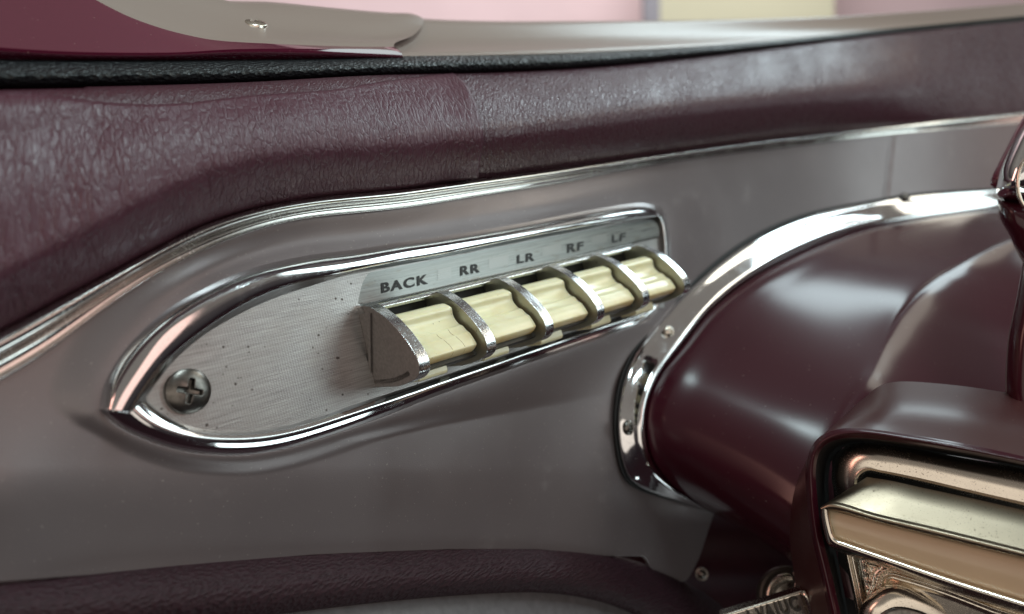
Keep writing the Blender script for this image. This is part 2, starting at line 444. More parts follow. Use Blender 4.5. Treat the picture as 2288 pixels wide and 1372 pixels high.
def yat(pts, x): return float(np.interp(x, xs(pts), ys(pts)))
def gsm(A_, sg):
    h = int(3 * sg); kk = np.exp(-.5 * (np.arange(-h, h+1) / sg)**2); kk /= kk.sum()
    A_ = np.asarray(A_, float); sq = A_.ndim == 1
    if sq: A_ = A_[:, None]
    pd = np.concatenate([2*A_[:1] - A_[h:0:-1], A_, 2*A_[-1:] - A_[-2:-h-2:-1]])
    o_ = np.stack([np.convolve(pd[:, d], kk, 'valid') for d in range(A_.shape[1])], 1)
    return o_[:, 0] if sq else o_
_cache = {}
def smooth_y(pts, X):
    k = tuple(map(tuple, pts))
    if k not in _cache: _cache[k] = gsm(cr(np.array(pts, float), 3000), 30)
    q = _cache[k]; return np.interp(X, q[:, 0], q[:, 1])

bez_out = dict(
    top=[(220,915),(232,860),(284,776),(369,695),(454,645),(538,607),(623,583),(707,567),(780,559),(900,540),(959,532),(1138,503),(1318,469),(1407,455),(1454,453),(1474,462)],
    right=[(1474,462),(1486,476),(1493,500),(1500,570),(1494,640),(1470,694)],
    bot=[(1470,694),(1440,722),(1389,742),(1246,792),(1103,842),(948,898),(900,918),(792,958),(707,987),(623,1010),(538,1021),(411,1012),(327,987),(263,955),(220,915)])
bez_mid = [(254,922),(268,890),(306,831),(369,745),(454,687),(538,643),(623,611),(707,598),(780,588),(900,564),(1000,548),(1138,526),(1318,492),(1425,474),(1470,474)]
bez_crest = [(288,924),(327,860),(369,805),(411,767),(496,704),(580,657),(665,630),(749,613),(780,606),(900,582),(959,573),(1138,537),(1318,503),(1425,487),(1478,482)]
bez_in = dict(
    top=[(326,889),(352,852),(390,805),(454,750),(538,700),(623,662),(707,635),(780,613),(900,591),(959,580),(1138,545),(1318,510),(1461,484),(1472,492)],
    right=[(1472,492),(1478,510),(1482,573),(1474,640),(1448,684)],
    bot=[(1448,684),(1350,716),(1250,750),(1130,792),(1000,835),(900,868),(792,903),(707,932),(623,953),(538,962),(454,958),(390,939),(348,912),(326,889)])
outer_poly = np.vstack([cr(np.array(bez_out[k], float), 120)[:-1] for k in ('top', 'right', 'bot')])

def poly_sd(px, py, poly):
    """signed distance (px) to a polygon, negative inside"""
    p = np.stack([px.ravel(), py.ravel()], 1)
    a = poly; b = np.roll(poly, -1, 0)
    d = np.full(len(p), 1e9); ins = np.zeros(len(p), bool)
    for (ax, ay), (bx, by) in zip(a, b):
        ex, ey = bx - ax, by - ay
        t = np.clip(((p[:,0]-ax)*ex + (p[:,1]-ay)*ey) / (ex*ex + ey*ey + 1e-9), 0, 1)
        d = np.minimum(d, np.hypot(p[:,0]-ax-t*ex, p[:,1]-ay-t*ey))
        cnd = ((ay > p[:,1]) != (by > p[:,1])) & (p[:,0] < (bx-ax)*(p[:,1]-ay)/((by-ay) + 1e-12) + ax)
        ins ^= cnd
    return np.where(ins, -d, d).reshape(px.shape)
def sstep(a, b, x):
    t = np.clip((x - a) / (b - a), 0, 1); return t*t*(3 - 2*t)

# ------------------------------------------------------------------ painted panel
def build_panel():
    nx, ny = 560, 300
    X = np.linspace(-80, 2400, nx)
    yt = smooth_y(stripB, X) - 18
    pb = np.array(panelB, float)
    yb = np.interp(X, pb[:8, 0], pb[:8, 1])
    right = X > 1450
    yb[right] = np.interp(X[right], [1450, 1500, 1535, 1562, 1590, 1640, 1700, 2400], [1270, 1300, 1300, 1250, 1160, 1040, 960, 900])
    k = np.array([1,2,3,4,3,2,1.]); k /= k.sum(); yb[3:-3] = np.convolve(yb, k, 'same')[3:-3]
    T = np.linspace(0, 1, ny)
    PX = np.repeat(X[None], ny, 0); PY = yt[None] + (yb - yt)[None] * T[:, None]
    sd = poly_sd(PX, PY, outer_poly)
    wt = np.where(PY < 900, 60, 46)
    top = sstep(-1, 1, (930 - PY) / 60)                       # upper/left side gets the broad raised shoulder
    width = 44 + 80 * top
    h = -.20 + .16 * (1 - sstep(0, 1, np.clip(sd, 0, None) / width))
    rimy = np.clip(sd - 8, 0, None)
    # a soft raised roll between trim strip and bezel, fading out at the right
    dT = PY - (yt[None] + 18)
    h += .05 * np.exp(-((dT - 46) / 26.0)**2) * sstep(1650, 1150, PX) * sstep(280, 480, PX)
    h = np.where(sd < -6, -.34, h)
    # joint in the panel
    xs_ = 1992 + (PY - 320) * -.10
    h -= .10 * np.exp(-((PX - xs_) / 3.5)**2) * (PY < 470)
    h += .05 * sstep(0, 60, PX - xs_) * sstep(520, 460, PY)
    # gentle overall crown: the lower part rolls away
    h -= .5 * sstep(1040, 1320, PY) * .7
    h += .25 * np.exp(-((PX + 40) / 190.0)**2) * sstep(820, 1150, PY)
    V = [P(PX[i, j], PY[i, j], h[i, j]) for i in range(ny) for j in range(nx)]
    Fc = [(i*nx+j, (i+1)*nx+j, (i+1)*nx+j+1, i*nx+j+1) for i in range(ny-1) for j in range(nx-1)]
    o = mk('dashboard', V, Fc, M_paint)
    s = o.modifiers.new('thick', 'SOLIDIFY'); s.thickness = .0012; s.offset = -1
    tag(o, 'grey mauve satin painted metal panel behind the switch bezel', 'panel')
build_panel()

# ------------------------------------------------------------------ chrome strip above the panel
def between(A, B, f, n=260):
    X = np.linspace(-80, 2400, n)
    ya = gsm(smooth_y(A, X), 4); yb = gsm(smooth_y(B, X), 4)
    return np.stack([X, ya + (yb - ya) * f], 1)
def row(q, c):
    cc = np.broadcast_to(c, (len(q),))
    return np.array([P(x, y, k) for (x, y), k in zip(q, cc)])
rows = []
for f, c in ((-.12, -.40), (-.02, -.02), (.10, .14), (.27, .22), (.44, .16), (.52, .03), (.60, -.08), (.74, -.15), (.86, -.15), (.92, -.10), (.97, -.08), (1.0, -.12), (1.03, -.4)):
    rows.append(row(between(stripT, stripB, f), c))
o = loft('chrome_trim_strip', rows, M_trim, sub=4, sharp=(5, 8))
tag(o, 'long curved chrome trim strip under the padded leather roll', 'trim strip')

# ------------------------------------------------------------------ padded leather
def pad_profile(X, yb, yt):
    """rows of (dy above yb, c)"""
    H = yb - yt
    Dn = np.interp(X, [-80, 300, 700, 1100, 1500, 2400], [150, 140, 118, 100, 95, 70])
    lt = sstep(700, 1150, X)
    out = [(-6 + 0*X, -.30 + 0*X), (4 + 0*X, .05 + 0*X), (Dn*.22, .42 + 0*X), (Dn*.55, .80 + 0*X), (Dn*.9, 1.02 + 0*X), (Dn*1.2, .98 + 0*X)]
    rest = H - Dn*1.2
    out += [(Dn*1.2 + rest*.33, .80 - .15*lt), (Dn*1.2 + rest*.66, .45 - .35*lt), (Dn*1.2 + rest*.97, .0 - .75*lt), (Dn*1.2 + rest + 3, -1.5 - .4*lt)]
    return out
Xg = np.linspace(-80, 2400, 300)
ybg = smooth_y(stripT, Xg); ytg = smooth_y(pipeB, Xg)
_pr = pad_profile(Xg, ybg, ytg)
_dm = np.stack([p[0] for p in _pr]); _cm = np.stack([p[1] for p in _pr])
HQ = [cr(np.stack([_dm[:, k], _cm[:, k] * 60], 1), 120) for k in range(len(Xg))]
def hc(x, y):
    jf = float(np.interp(x, Xg, np.arange(len(Xg)))); j0 = int(min(jf, len(Xg) - 2)); f = jf - j0
    d = float(np.interp(x, Xg, ybg)) - y
    return sum(w * float(np.interp(d, HQ[k][:, 0], HQ[k][:, 1] / 60)) for k, w in ((j0, 1 - f), (j0 + 1, f)))
rows = []
for t in np.linspace(0, 1, 64):
    yy = (ybg + 5) * (1 - t) + (ytg - 2) * t
    rows.append(np.array([P(x, y, hc(x, y)) for x, y in zip(Xg, yy)]))
rows.append(np.array([P(x, y, -1.9) for x, y in zip(Xg, ytg - 3)]))
o = loft('padded_roll', rows, M_leather2, sub=1)
tag(o, 'smooth maroon leather padded roll running right above the chrome strip', 'padded roll')
# overlapping cover piece on the left
def build_cover():
    n = 170
    top = [(-80,203),(60,207),(180,222),(281,232),(402,231),(553,214),(754,199),(829,186),(1010,161)]
    redge = cr(np.array([(1010,161),(1040,187),(1062,228),(1075,270),(1080,310),(1074,352),(1068,398)], float), 60)
    m = 60
    rows = []
    T = np.linspace(0, 1, m)
    G = []
    for i, t in enumerate(T):
        xr, yr = redge[min(int(t * 59), 59)]
        xl = -80.0
        X = xl + (xr - xl) * np.linspace(0, 1, n) ** .9
        ytop = smooth_y(top, np.minimum(X, 1009)); yb = smooth_y(stripT, X) + 3
        # blend so that the right boundary follows the cut edge
        Y = ytop + (yb - ytop) * t
        w = sstep(.75, 1.0, (X - xl) / (xr - xl))
        Y = Y * (1 - w) + w * (yr + (Y - (smooth_y(top, 1009) + (smooth_y(stripT, np.array([1068.]))[0] + 3 - smooth_y(top, 1009)) * t)))
        G.append(np.stack([X, Y], 1))
    rng = np.random.RandomState(3)
    ph = rng.rand(6) * 6
    for i in range(m):
        R = []
        for j, (x, y) in enumerate(G[i]):
            e = 1.0; et = min(.3 + i / 2.5, 1.0)
            off = .11 * min(1, (e * et) ** .4 + .1) * (.25 + .75 * float(sstep(60, 420, x))) + .20 * float(sstep(990, 1066, x))
            off += .018 * math.sin(x * .021 + y * .013 + ph[0]) + .010 * math.sin(x * .06 - y * .02 + ph[1])
            R.append(P(x, y, hc(x, y) + off))
        rows.append(np.array(R))
    o = loft('leather_cover', rows, M_leather, sub=1)
    s = o.modifiers.new('thick', 'SOLIDIFY'); s.thickness = .0011; s.offset = -1
    tag(o, 'creased maroon leather cover overlapping the left end of the padded roll', 'leather cover')
build_cover()

# ------------------------------------------------------------------ black piping
rows = []
for f, c in ((-.10, -1.9), (-.02, -1.35), (.14, -.98), (.34, -.72), (.56, -.62), (.78, -.72), (.95, -1.0), (1.06, -1.5)):
    q = between(pipeT, pipeB, f, 320)
    cc = c + -.25 * sstep(800, 1200, q[:, 0])
    rows.append(row(q, cc))
o = loft('black_piping', rows, M_rubber, sub=4)
tag(o, 'black grained vinyl piping between leather pad and window moulding', 'piping')

# ------------------------------------------------------------------ window mouldings
def interp_rows(defs, X):
    out = []
    for pts, c in defs:
        y = smooth_y(pts, X)
        out.append(np.array([P(x, yy, k) for x, yy, k in zip(X, y, np.broadcast_to(c, X.shape))]))
    return out
Xr = np.linspace(860, 2400, 160)
gT = [(860,36),(945,44),(1100,49),(1250,49),(1463,48),(1650,45),(1827,40),(2034,28),(2288,8),(2400,-2)]
gB = [(x, y + 8) for x, y in pipeT]
def mixc(A, B, f):
    X = np.linspace(-80, 2400, 60)
    return [(x, a + (b-a)*f) for x, a, b in zip(X, smooth_y(A, X), smooth_y(B, X))]
gT2 = [(-80, 30)] + gT
rows = interp_rows([(gB, -1.3), (mixc(gT2, gB, .93), -1.25), (mixc(gT2, gB, .84), -1.35), (mixc(gT2, gB, .70), -1.95), (mixc(gT2, gB, .5), -2.5), (mixc(gT2, gB, .25), -2.9), (mixc(gT2, gB, .04), -3.2), (gT2, -3.4), (mixc(gT2, gB, -.02), -3.9), (mixc(gT2, gB, .3), -5.5)], Xr)
o = loft('window_moulding', rows, M_tanrefl, sub=4, sharp=(2,))
tag(o, 'glossy window sill moulding with painted-in tan reflection to the right of the joint', 'moulding')

gl_root = root('window_moulding', P(500, 80, -2), 'burgundy glossy corner moulding with an oval screw at the top left', 'moulding')
Xl = np.linspace(-80, 1, 200)
def left_rows(n=200):
    base = [(-80,140),(0,141),(300,141),(553,139),(750,136),(905,131)]
    lip = [(-80,110),(0,116),(175,125),(393,125),(524,119),(699,120),(874,126),(900,128)]
    lip2 = [(-80,98),(0,106),(175,116),(393,117),(524,110),(699,109),(874,112),(897,117)]
    crease = [(-80,-170),(60,-90),(200,-8),(290,38),(370,66),(430,81),(481,90),(612,98),(743,103),(845,105),(880,105)]  # at the left it follows the edge of the painted tan reflection
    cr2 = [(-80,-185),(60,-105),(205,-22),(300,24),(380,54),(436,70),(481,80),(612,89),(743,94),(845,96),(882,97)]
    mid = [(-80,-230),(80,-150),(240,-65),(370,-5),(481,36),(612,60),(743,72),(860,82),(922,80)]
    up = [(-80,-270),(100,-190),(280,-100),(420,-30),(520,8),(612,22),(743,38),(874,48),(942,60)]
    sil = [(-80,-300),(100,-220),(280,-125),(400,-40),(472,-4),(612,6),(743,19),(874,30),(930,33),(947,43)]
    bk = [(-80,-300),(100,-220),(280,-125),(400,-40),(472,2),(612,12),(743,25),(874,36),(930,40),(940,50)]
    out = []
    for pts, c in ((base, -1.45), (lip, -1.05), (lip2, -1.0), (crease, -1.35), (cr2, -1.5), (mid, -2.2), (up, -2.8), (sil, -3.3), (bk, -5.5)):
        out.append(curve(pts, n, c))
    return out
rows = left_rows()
o = loft('moulding_body', rows, [M_burg, M_tanrefl], gl_root, sub=6, sharp=(2, 3), mat_rows=[0, 0, 0, 1, 1, 1, 1, 1, 1])  # rows above the crease carry the tan reflection as colour
# end face of the moulding at the joint
endc = np.array([r[-1] for r in rows]); back = endc + D * .02 - Nn * .9
mk('end_edge', list(endc) + list(back), [(i, i+1, len(endc)+i+1, len(endc)+i) for i in range(len(endc)-1)], M_burg, gl_root)

# ------------------------------------------------------------------ screws
def screw(name, Pc, R, parent, up=None, nor=None, dome=.32, rot=.3, mat=None, recess=True):
    nor = Nn if nor is None else nrm(nor)
    a = nrm(np.cross(Vv, nor)); b = np.cross(nor, a)
    V = [Pc + nor * R * dome]; rr = np.linspace(0, 1, 46)[1:]; na = 128; Fc = []
    def h(x, y):
        r = math.hypot(x, y)
        z = dome * math.sqrt(max(0, 1 - r*r*.92))
        if recess:
            ca, sa = math.cos(rot), math.sin(rot); u, v = x*ca + y*sa, -x*sa + y*ca
            def arm(p, q):
                w = .15 - .06 * abs(p); return min(1, max(0, (w - abs(q)) / .035)) * min(1, max(0, (.56 - abs(p)) / .05))
            k = max(arm(u, v), arm(v, u)); z -= k * (.44 - .30 * r)
        return z
    for r in rr:
        for k in range(na):
            t = 2*math.pi*k/na; x, y = r*math.cos(t), r*math.sin(t)
            V.append(Pc + R * (a*x + b*y + nor*h(x, y)))
    for k in range(na):
        t = 2*math.pi*k/na; V.append(Pc + R * (a*math.cos(t) + b*math.sin(t) - nor*.25))
    Fc += [(0, 1+k, 1+(k+1) % na) for k in range(na)]
    for i in range(len(rr)):
        for k in range(na):
            k2 = (k+1) % na; Fc.append((1+i*na+k, 1+(i+1)*na+k, 1+(i+1)*na+k2, 1+i*na+k2))
    return mk(name, V, Fc, mat or M_screw, parent)
mn = nrm(Nn * .55 + Vv * .85)
s = screw('screw', P(566, 53, -2.35), .36, gl_root, nor=mn, dome=.30, rot=.9, mat=M_chromeY)

# ------------------------------------------------------------------ switch panel
sw = root('switch_panel', P(842, 780, 0), 'chrome leaf-shaped switch bezel with five ivory keys lettered BACK RR LR RF LF', 'switch panel')
def loop(top, right, bot, ct, cr_, cb):
    a = curve(top, 200, ct); b = curve(right, 40, cr_); c = curve(bot, 200, cb)
    return np.vstack([a[:-1], b[:-1], c[:-1]])
def bez_interp(f, k):
    A = cr(np.array(bez_out[k], float), 60); B = cr(np.array(bez_in[k], float), 60); return [tuple(p) for p in A + (B-A)*f]
L = []
L.append(loop([(x, y) for x, y in bez_out['top']], bez_out['right'], bez_out['bot'], -.40, -.40, -.40))
L.append(loop(bez_out['top'], bez_out['right'], bez_out['bot'], -.04, -.04, -.10))
L.append(loop([(x + (x2-x)*.15, y + (y2-y)*.15) for (x, y), (x2, y2) in zip(cr(np.array(bez_out['top'], float), 60), cr(np.array(bez_mid, float), 60))], bez_interp(.15, 'right'), bez_interp(.12, 'bot'), .04, .05, .0))
L.append(loop([(x + (x2-x)*.60, y + (y2-y)*.60) for (x, y), (x2, y2) in zip(cr(np.array(bez_out['top'], float), 60), cr(np.array(bez_mid, float), 60))], bez_interp(.3, 'right'), bez_interp(.30, 'bot'), .24, .15, .11))
L.append(loop(bez_mid, bez_interp(.45, 'right'), bez_interp(.48, 'bot'), .34, .20, .17))
L.append(loop([(x + (x2-x)*.5, y + (y2-y)*.5) for (x, y), (x2, y2) in zip(cr(np.array(bez_mid, float), 60), cr(np.array(bez_crest, float), 60))], bez_interp(.58, 'right'), bez_interp(.64, 'bot'), .345, .21, .18))
L.append(loop(bez_crest, bez_interp(.72, 'right'), bez_interp(.80, 'bot'), .32, .20, .14))
L.append(loop([(x + (x2-x)*.5, y + (y2-y)*.5) for (x, y), (x2, y2) in zip(cr(np.array(bez_crest, float), 60), cr(np.array(bez_in['top'], float), 60))], bez_interp(.88, 'right'), bez_interp(.92, 'bot'), .20, .15, .06))
L.append(loop(bez_in['top'], bez_in['right'], bez_in['bot'], .06, .04, -.02))
L.append(loop(bez_in['top'], bez_in['right'], bez_in['bot'], -.30, -.30, -.30))
loft('bezel', L, M_chrome, sw, sub=3, sharp=(1, 4, 8), closed=True)

# plate: leaf plus raised label strip
inner_poly = np.vstack([cr(np.array(bez_in[k], float), 120)[:-1] for k in ('top', 'right', 'bot')])
ledge = [(816,678),(995,642),(1138,607),(1350,556),(1452,532),(1500,522)]
def build_plate():
    # columns in x: top/bottom from inner outline (slightly under the bezel lip)
    top = cr(np.array([(318,889)] + bez_in['top'][:-1] + [(1476,490)], float), 500)
    bot = cr(np.array([(318,889)] + bez_in['bot'][:-1][::-1] + [(1476,684)], float), 500)
    nx, ny = 300, 90
    X = 318 + (1484 - 318) * (np.linspace(0, 1, nx) ** 1.25)
    yt = np.interp(X, top[:, 0], top[:, 1]) - 4 - 9 * sstep(560, 640, X); yb = np.interp(X, bot[:, 0], bot[:, 1]) + 4
    V = []; Fc = []
    for i in range(ny):
        t = i / (ny - 1)
        for x, a, b in zip(X, yt, yb):
            y = a + (b - a) * t
            V.append(P(x, y, 0.0))
    Fc = [(i*nx+j, (i+1)*nx+j, (i+1)*nx+j+1, i*nx+j+1) for i in range(ny-1) for j in range(nx-1)]
    mk('face_plate', V, Fc, M_plate, sw)
build_plate()
stripTop = [(790,616),(900,594),(959,583),(1138,548),(1318,513),(1461,487),(1474,485)]
def SL(x, f):   # label-strip point: f 0 top .. 1 bottom
    ya = float(smooth_y(stripTop, np.array([x]))[0]); yb = float(smooth_y(ledge, np.array([x]))[0])
    return P(x, ya + (yb - ya) * f, -.01 + (.03 + .10 * f) * float(sstep(780, 900, x)))
Xs = np.linspace(792, 1472, 60)
rows = [np.array([SL(x, f) for x in Xs]) for f in (0, .25, .5, .75, .97)]
lowc = [np.array([P(x, float(smooth_y(ledge, np.array([x]))[0]), -.01 + .13 * float(sstep(780, 900, x))) for x in Xs]), np.array([P(x, float(smooth_y(ledge, np.array([x]))[0]) + 2, -.01 + .09 * float(sstep(780, 900, x))) for x in Xs]), np.array([P(x, float(smooth_y(ledge, np.array([x]))[0]) + 4, -.02) for x in Xs])]
o = loft('label_strip', rows + lowc, M_strip, sw, sub=2, sharp=(4, 5))
def text_on(word, quad, c, parent, name, mat, strip=True, depth=.022, bold=.03):
    cu = bpy.data.curves.new('t', 'FONT'); cu.body = word; cu.size = 1; cu.space_character = 1.22; cu.offset = bold; cu.resolution_u = 6
    t = bpy.data.objects.new('t', cu); COL.objects.link(t)
    bpy.context.view_layer.update()
    me = bpy.data.meshes.new_from_object(t.evaluated_get(bpy.context.evaluated_depsgraph_get()))
    co = np.array([v.co[:2] for v in me.vertices]); Fc = [tuple(p.vertices) for p in me.polygons]
    bpy.data.objects.remove(t); bpy.data.curves.remove(cu); bpy.data.meshes.remove(me)
    mn_, mx = co.min(0), co.max(0); uv = (co - mn_) / (mx - mn_)
    bl, br, tl, tr = [np.array(q, float) for q in quad]
    V = []
    for u, v in uv:
        p = (bl*(1-u) + br*u)*(1-v) + (tl*(1-u) + tr*u)*v
        x, y = p
        if strip:
            ya = float(smooth_y(stripTop, np.array([x]))[0]); yb = float(smooth_y(ledge, np.array([x]))[0])
            V.append(P(x, y, -.01 + (.03 + .10 * (y-ya)/(yb-ya)) * float(sstep(780, 900, x)) + depth))
        else: V.append(c(x, y))
    return mk(name, V, Fc, mat, parent, False)
for wd, q in (('BACK', ((853,655),(957,634),(852,632),(956,612))), ('RR', ((1029,616),(1073,608),(1029,595),(1072,588))), ('LR', ((1156,589),(1195,582),(1156,570),(1195,563))),
              ('RF', ((1268,565),(1303,558),(1268,545),(1305,539))), ('LF', ((1368,543),(1396,537),(1368,525),(1399,519)))):
    text_on(wd, q, 0, sw, 'lettering', M_ink)
for x0, x1 in ((977,1008),(1092,1136),(1211,1254),(1322,1356)):
    V = []
    for x in (x0, x1):
        for f in (.34, .72): V.append(SL(x, f) + Nn * .006)
    mk('ribbed_patch', V, [(0,1,3,2)], M_knurl, sw, False)

# partitions between the keys
PL0 = P(818, 775, .0)
def onplane(px, py, base):
    r = ray(px, py); return r * float(D @ base) / float(D @ r)
face = [(816,683),(824,685),(835,691),(848,700),(861,710),(874,722),(887,736),(898,749),(908,762),(918,776),(926,790),(932,801),(936,813),(938,829),(936,838),(931,845),(925,850),(919,853),(905,859),(887,864),(852,865)]
prof = [onplane(x, y, PL0) for x, y in face]
th = .30
bi = prof[-1] - Nn * .9; ti = prof[0] - Nn * .5
proff = np.array([ti] + prof + [bi])
NSEG = len(proff)
M_side = m_plain('brown_grey_satin_metal', (.34, .31, .295), .40, .7, .12, 1200)
def divider(k):
    base = proff + PITCHV * k
    if k > 0:      # inner partitions start at the front edge of the sill
        base = np.vstack([[base[2] - Nn * .6 - Vv * .05, base[2] - Vv * .02 + Nn * .01], base[3:]])
    n = len(base); V = list(base) + list(base + D * th)
    Fc = [tuple(range(n))[::-1], tuple(range(n, 2*n))]; mi = [0, 0]
    for i in range(n):
        j = (i + 1) % n; Fc.append((i, j, n+j, n+i)); mi.append(1 if 1 <= i < n - 3 else 0)
    o = mk('divider', V, Fc, [M_side if k == 0 else M_satin, M_edge], sw, False, None, mi)
    bevel(o, .014, 2, 40)
    return o
for k in range(6): divider(k)
# groove line moulded on the outer face of the first divider
gl = [onplane(824, 700, PL0 - D*.01), onplane(829, 700, PL0 - D*.01), onplane(831, 855, PL0 - D*.01), onplane(826, 857, PL0 - D*.01)]
o = prism('raised_rib', gl, -D * .03, M_side, sw); 

# sill across the top of the keys, floor below, dark well behind
top0 = proff[1]; span = PITCHV * 5 + D * th
def rel(b, c): return np.array(Vv * b + Nn * c)
cs = [rel(.05, -.25), rel(.05, .10), rel(.02, .20), rel(-.035, .28), rel(-.115, .345), rel(-.19, .30), rel(-.21, -.25)]
o = prism('sill', np.array([top0 - Nn * ((top0 - P(816, 680, 0)) @ Nn) + c for c in cs]), span, [M_edge, M_satin], sw); bevel(o, .02, 2)
bot0 = proff[-2]
cB = float((bot0 - P(842, 685, 0)) @ Nn)
fl = [proff[i] for i in range(13, NSEG - 1)]
fl2 = [p + Vv * .12 - Nn * .10 for p in fl][::-1]
fl_in = [q + Nn * (-.22) + Vv * .05 for q in fl]
floorp = [bot0 - Nn*1.2] + [q - Nn*.0 + Vv*.04 for q in fl_in[::-1][:6]]
floorp = floorp + [q + Vv*.10 - Nn*.05 for q in floorp[::-1]]
o = prism('floor_ledge', np.array(floorp) , span, M_dark, sw)
well = [top0 - Nn*.9 + Vv*-.3, top0 - Nn*1.0 - Vv*.3, top0 - Nn*1.0 - Vv*2.0, bot0 - Nn*1.0]
base_c = P(842, 760, .02)
bw = [top0 + rel(-.2, 0) - Nn*((top0 + rel(-.2, 0) - base_c) @ Nn), bot0 + rel(.02, 0) - Nn*((bot0 - base_c) @ Nn)]
o = prism('back_wall', [bw[0], bw[1], bw[1] - Nn*.05, bw[0] - Nn*.05], span, M_black, sw)

# ivory keys
KR = PL0 + PITCHV - D * .09
keyR = [(985,678),(994,679.5),(1001,680),(1006,682),(1010,685),(1013,692),(1015,701),(1019,711),(1024,719),(1028,723),(1031,724.5),(1035,727),(1040,732),(1043,735.5),(1046,738),(1051,743),(1056,749),(1059,753.5),(1061,757),(1064,763),(1066,770),(1065,776),(1061,782),(1055,786),(1045,787)]
kp = cr(np.array([onplane(x, y, KR) for x, y in keyR]), 260)
for _ in range(3):
    kk = np.ones(9) / 9; pd = np.concatenate([2*kp[:1] - kp[4:0:-1], kp, 2*kp[-1:] - kp[-2:-6:-1]]); kp = np.stack([np.convolve(pd[:, d], kk, 'valid') for d in range(3)], 1)
ins_ = kp[0] - Nn * 1.0 - Vv*.1; ins2 = kp[-1] - Nn * .9 + Vv * .05
# small ridges along the key
sarc = np.linspace(0, 1, 260)
nr = np.gradient(kp, axis=0); nr = np.array([nrm(np.cross(D, t)) for t in nr])
if (nr[130] @ Nn) < 0: nr = -nr
for _ in range(2):
    kk = np.ones(15) / 15; pd = np.concatenate([np.repeat(nr[:1], 7, 0), nr, np.repeat(nr[-1:], 7, 0)]); nr = np.stack([np.convolve(pd[:, d], kk, 'valid') for d in range(3)], 1)
for s0, a, w in ((.08, .03, .05), (.30, -.035, .07), (.47, .016, .03), (.61, .014, .028), (.77, .016, .022)):
    kp = kp + nr * (a * np.exp(-((sarc - s0) / w)**2))[:, None]
def sm(A_, w):
    kk = np.ones(w) / w; h = w // 2
    pd = np.concatenate([np.repeat(A_[:1], h, 0), A_, np.repeat(A_[-1:], h, 0)]); o_ = np.stack([np.convolve(pd[:, d], kk, 'valid') for d in range(3)], 1)
    o_[:2] = A_[:2]; o_[-2:] = A_[-2:]; return o_
kprof = np.vstack([[ins_], kp, [ins2]])
wkey = float(np.linalg.norm(PITCHV)) - th - .17
dishw = np.concatenate([[0], np.exp(-((sarc - .38) / .16)**2), [0]])[:, None]
nrf = np.vstack([[Nn], nr, [Nn]])
lipv = np.concatenate([[0], sstep(.70, .88, sarc), [1]])
M_crack = m_plain('brown_crack', (.42, .30, .13), .5)
CRACKS = {0: ((.52, .50, .97), (.28, .45, .97)), 1: ((.36, .84, .99),), 2: ((.33, .85, .99),)}
def key(k, tilt=0.0, lab=None):
    base = kprof + PITCHV * k - Vv * .018 * k
    if tilt:
        pv = base[0]; ang = math.radians(tilt); u = Matrix.Rotation(ang, 3, Vector(D))
        base = (base - pv) @ np.array(u).T + pv
    n = len(base); ns = 24; V = []; lip = []
    for s_ in range(ns + 1):
        t = s_ / ns; e = 0.0
        ed = min(t, 1-t) * wkey / .035
        rnd = .03 * (1 - math.sqrt(max(0, 1 - (1 - min(ed, 1))**2)))
        sag = .05 * math.sin(math.pi * t)
        q = base - D * wkey * t - nrf * (rnd + sag * dishw)
        V += list(q); lip += list(lipv)
    Fc = []
    for s_ in range(ns):
        for i in range(n - 1): Fc.append((s_*n+i, s_*n+i+1, (s_+1)*n+i+1, (s_+1)*n+i))
        Fc.append((s_*n+n-1, s_*n, (s_+1)*n, (s_+1)*n+n-1))
    nb = len(V)
    V2 = V + V[:n] + V[-n:]; lip += lip[:n] + lip[-n:]
    Fc.append(tuple(range(nb, nb+n))); Fc.append(tuple(range(nb+n, nb+2*n))[::-1])
    o = mk('key', V2, Fc, M_ivory, sw)
    at = o.data.attributes.new('lip', 'FLOAT', 'POINT'); at.data.foreach_set('value', lip)
    if lab: o['label'] = lab
    for t0_, s0, s1 in CRACKS.get(k, ()):
        ii = [1 + int(v) for v in np.linspace(s0 * 259, s1 * 259, 16)]
        cp = [base[i] - D * wkey * (t0_ + .035 * math.sin(i * .055)) - nrf[i] * (.05 * math.sin(math.pi * t0_) * dishw[i] + .001) for i in ii]
        tube('crack', cp, .006, M_crack, o, False, 5)
    # tab under the key
    tb = [base[-2] + rel(.06, -.04), base[-2] + rel(-.28, -.02), base[-2] + rel(-.34, -.08), base[-2] + rel(-.34, -.65), base[-2] + rel(.06, -.65)]
    t_ = prism('key_tab', np.array(tb) - D * wkey, D * wkey * .56, M_ivory, o); bevel(t_, .03, 2)
    # stem that shows in the slot behind
    st = [base[1] + rel(-.02, -.35), base[1] + rel(-.02, -.05), base[1] + rel(-.32, -.10), base[1] + rel(-.32, -.35)]
    t_ = prism('key_stem', np.array(st) - D * wkey * .98, D * wkey * .30, M_ivory, o)
key(0, 0, 'ivory key under BACK with fine cracks across its face')
key(1, -.8); key(2, .6); key(3, 0); key(4, .4)

screw('screw', P(420, 874, .07), .455, sw, rot=1.15, dome=.33)
# pale guide light bead at the lower right of the bezel
mk_b = P(1453, 700, .18)

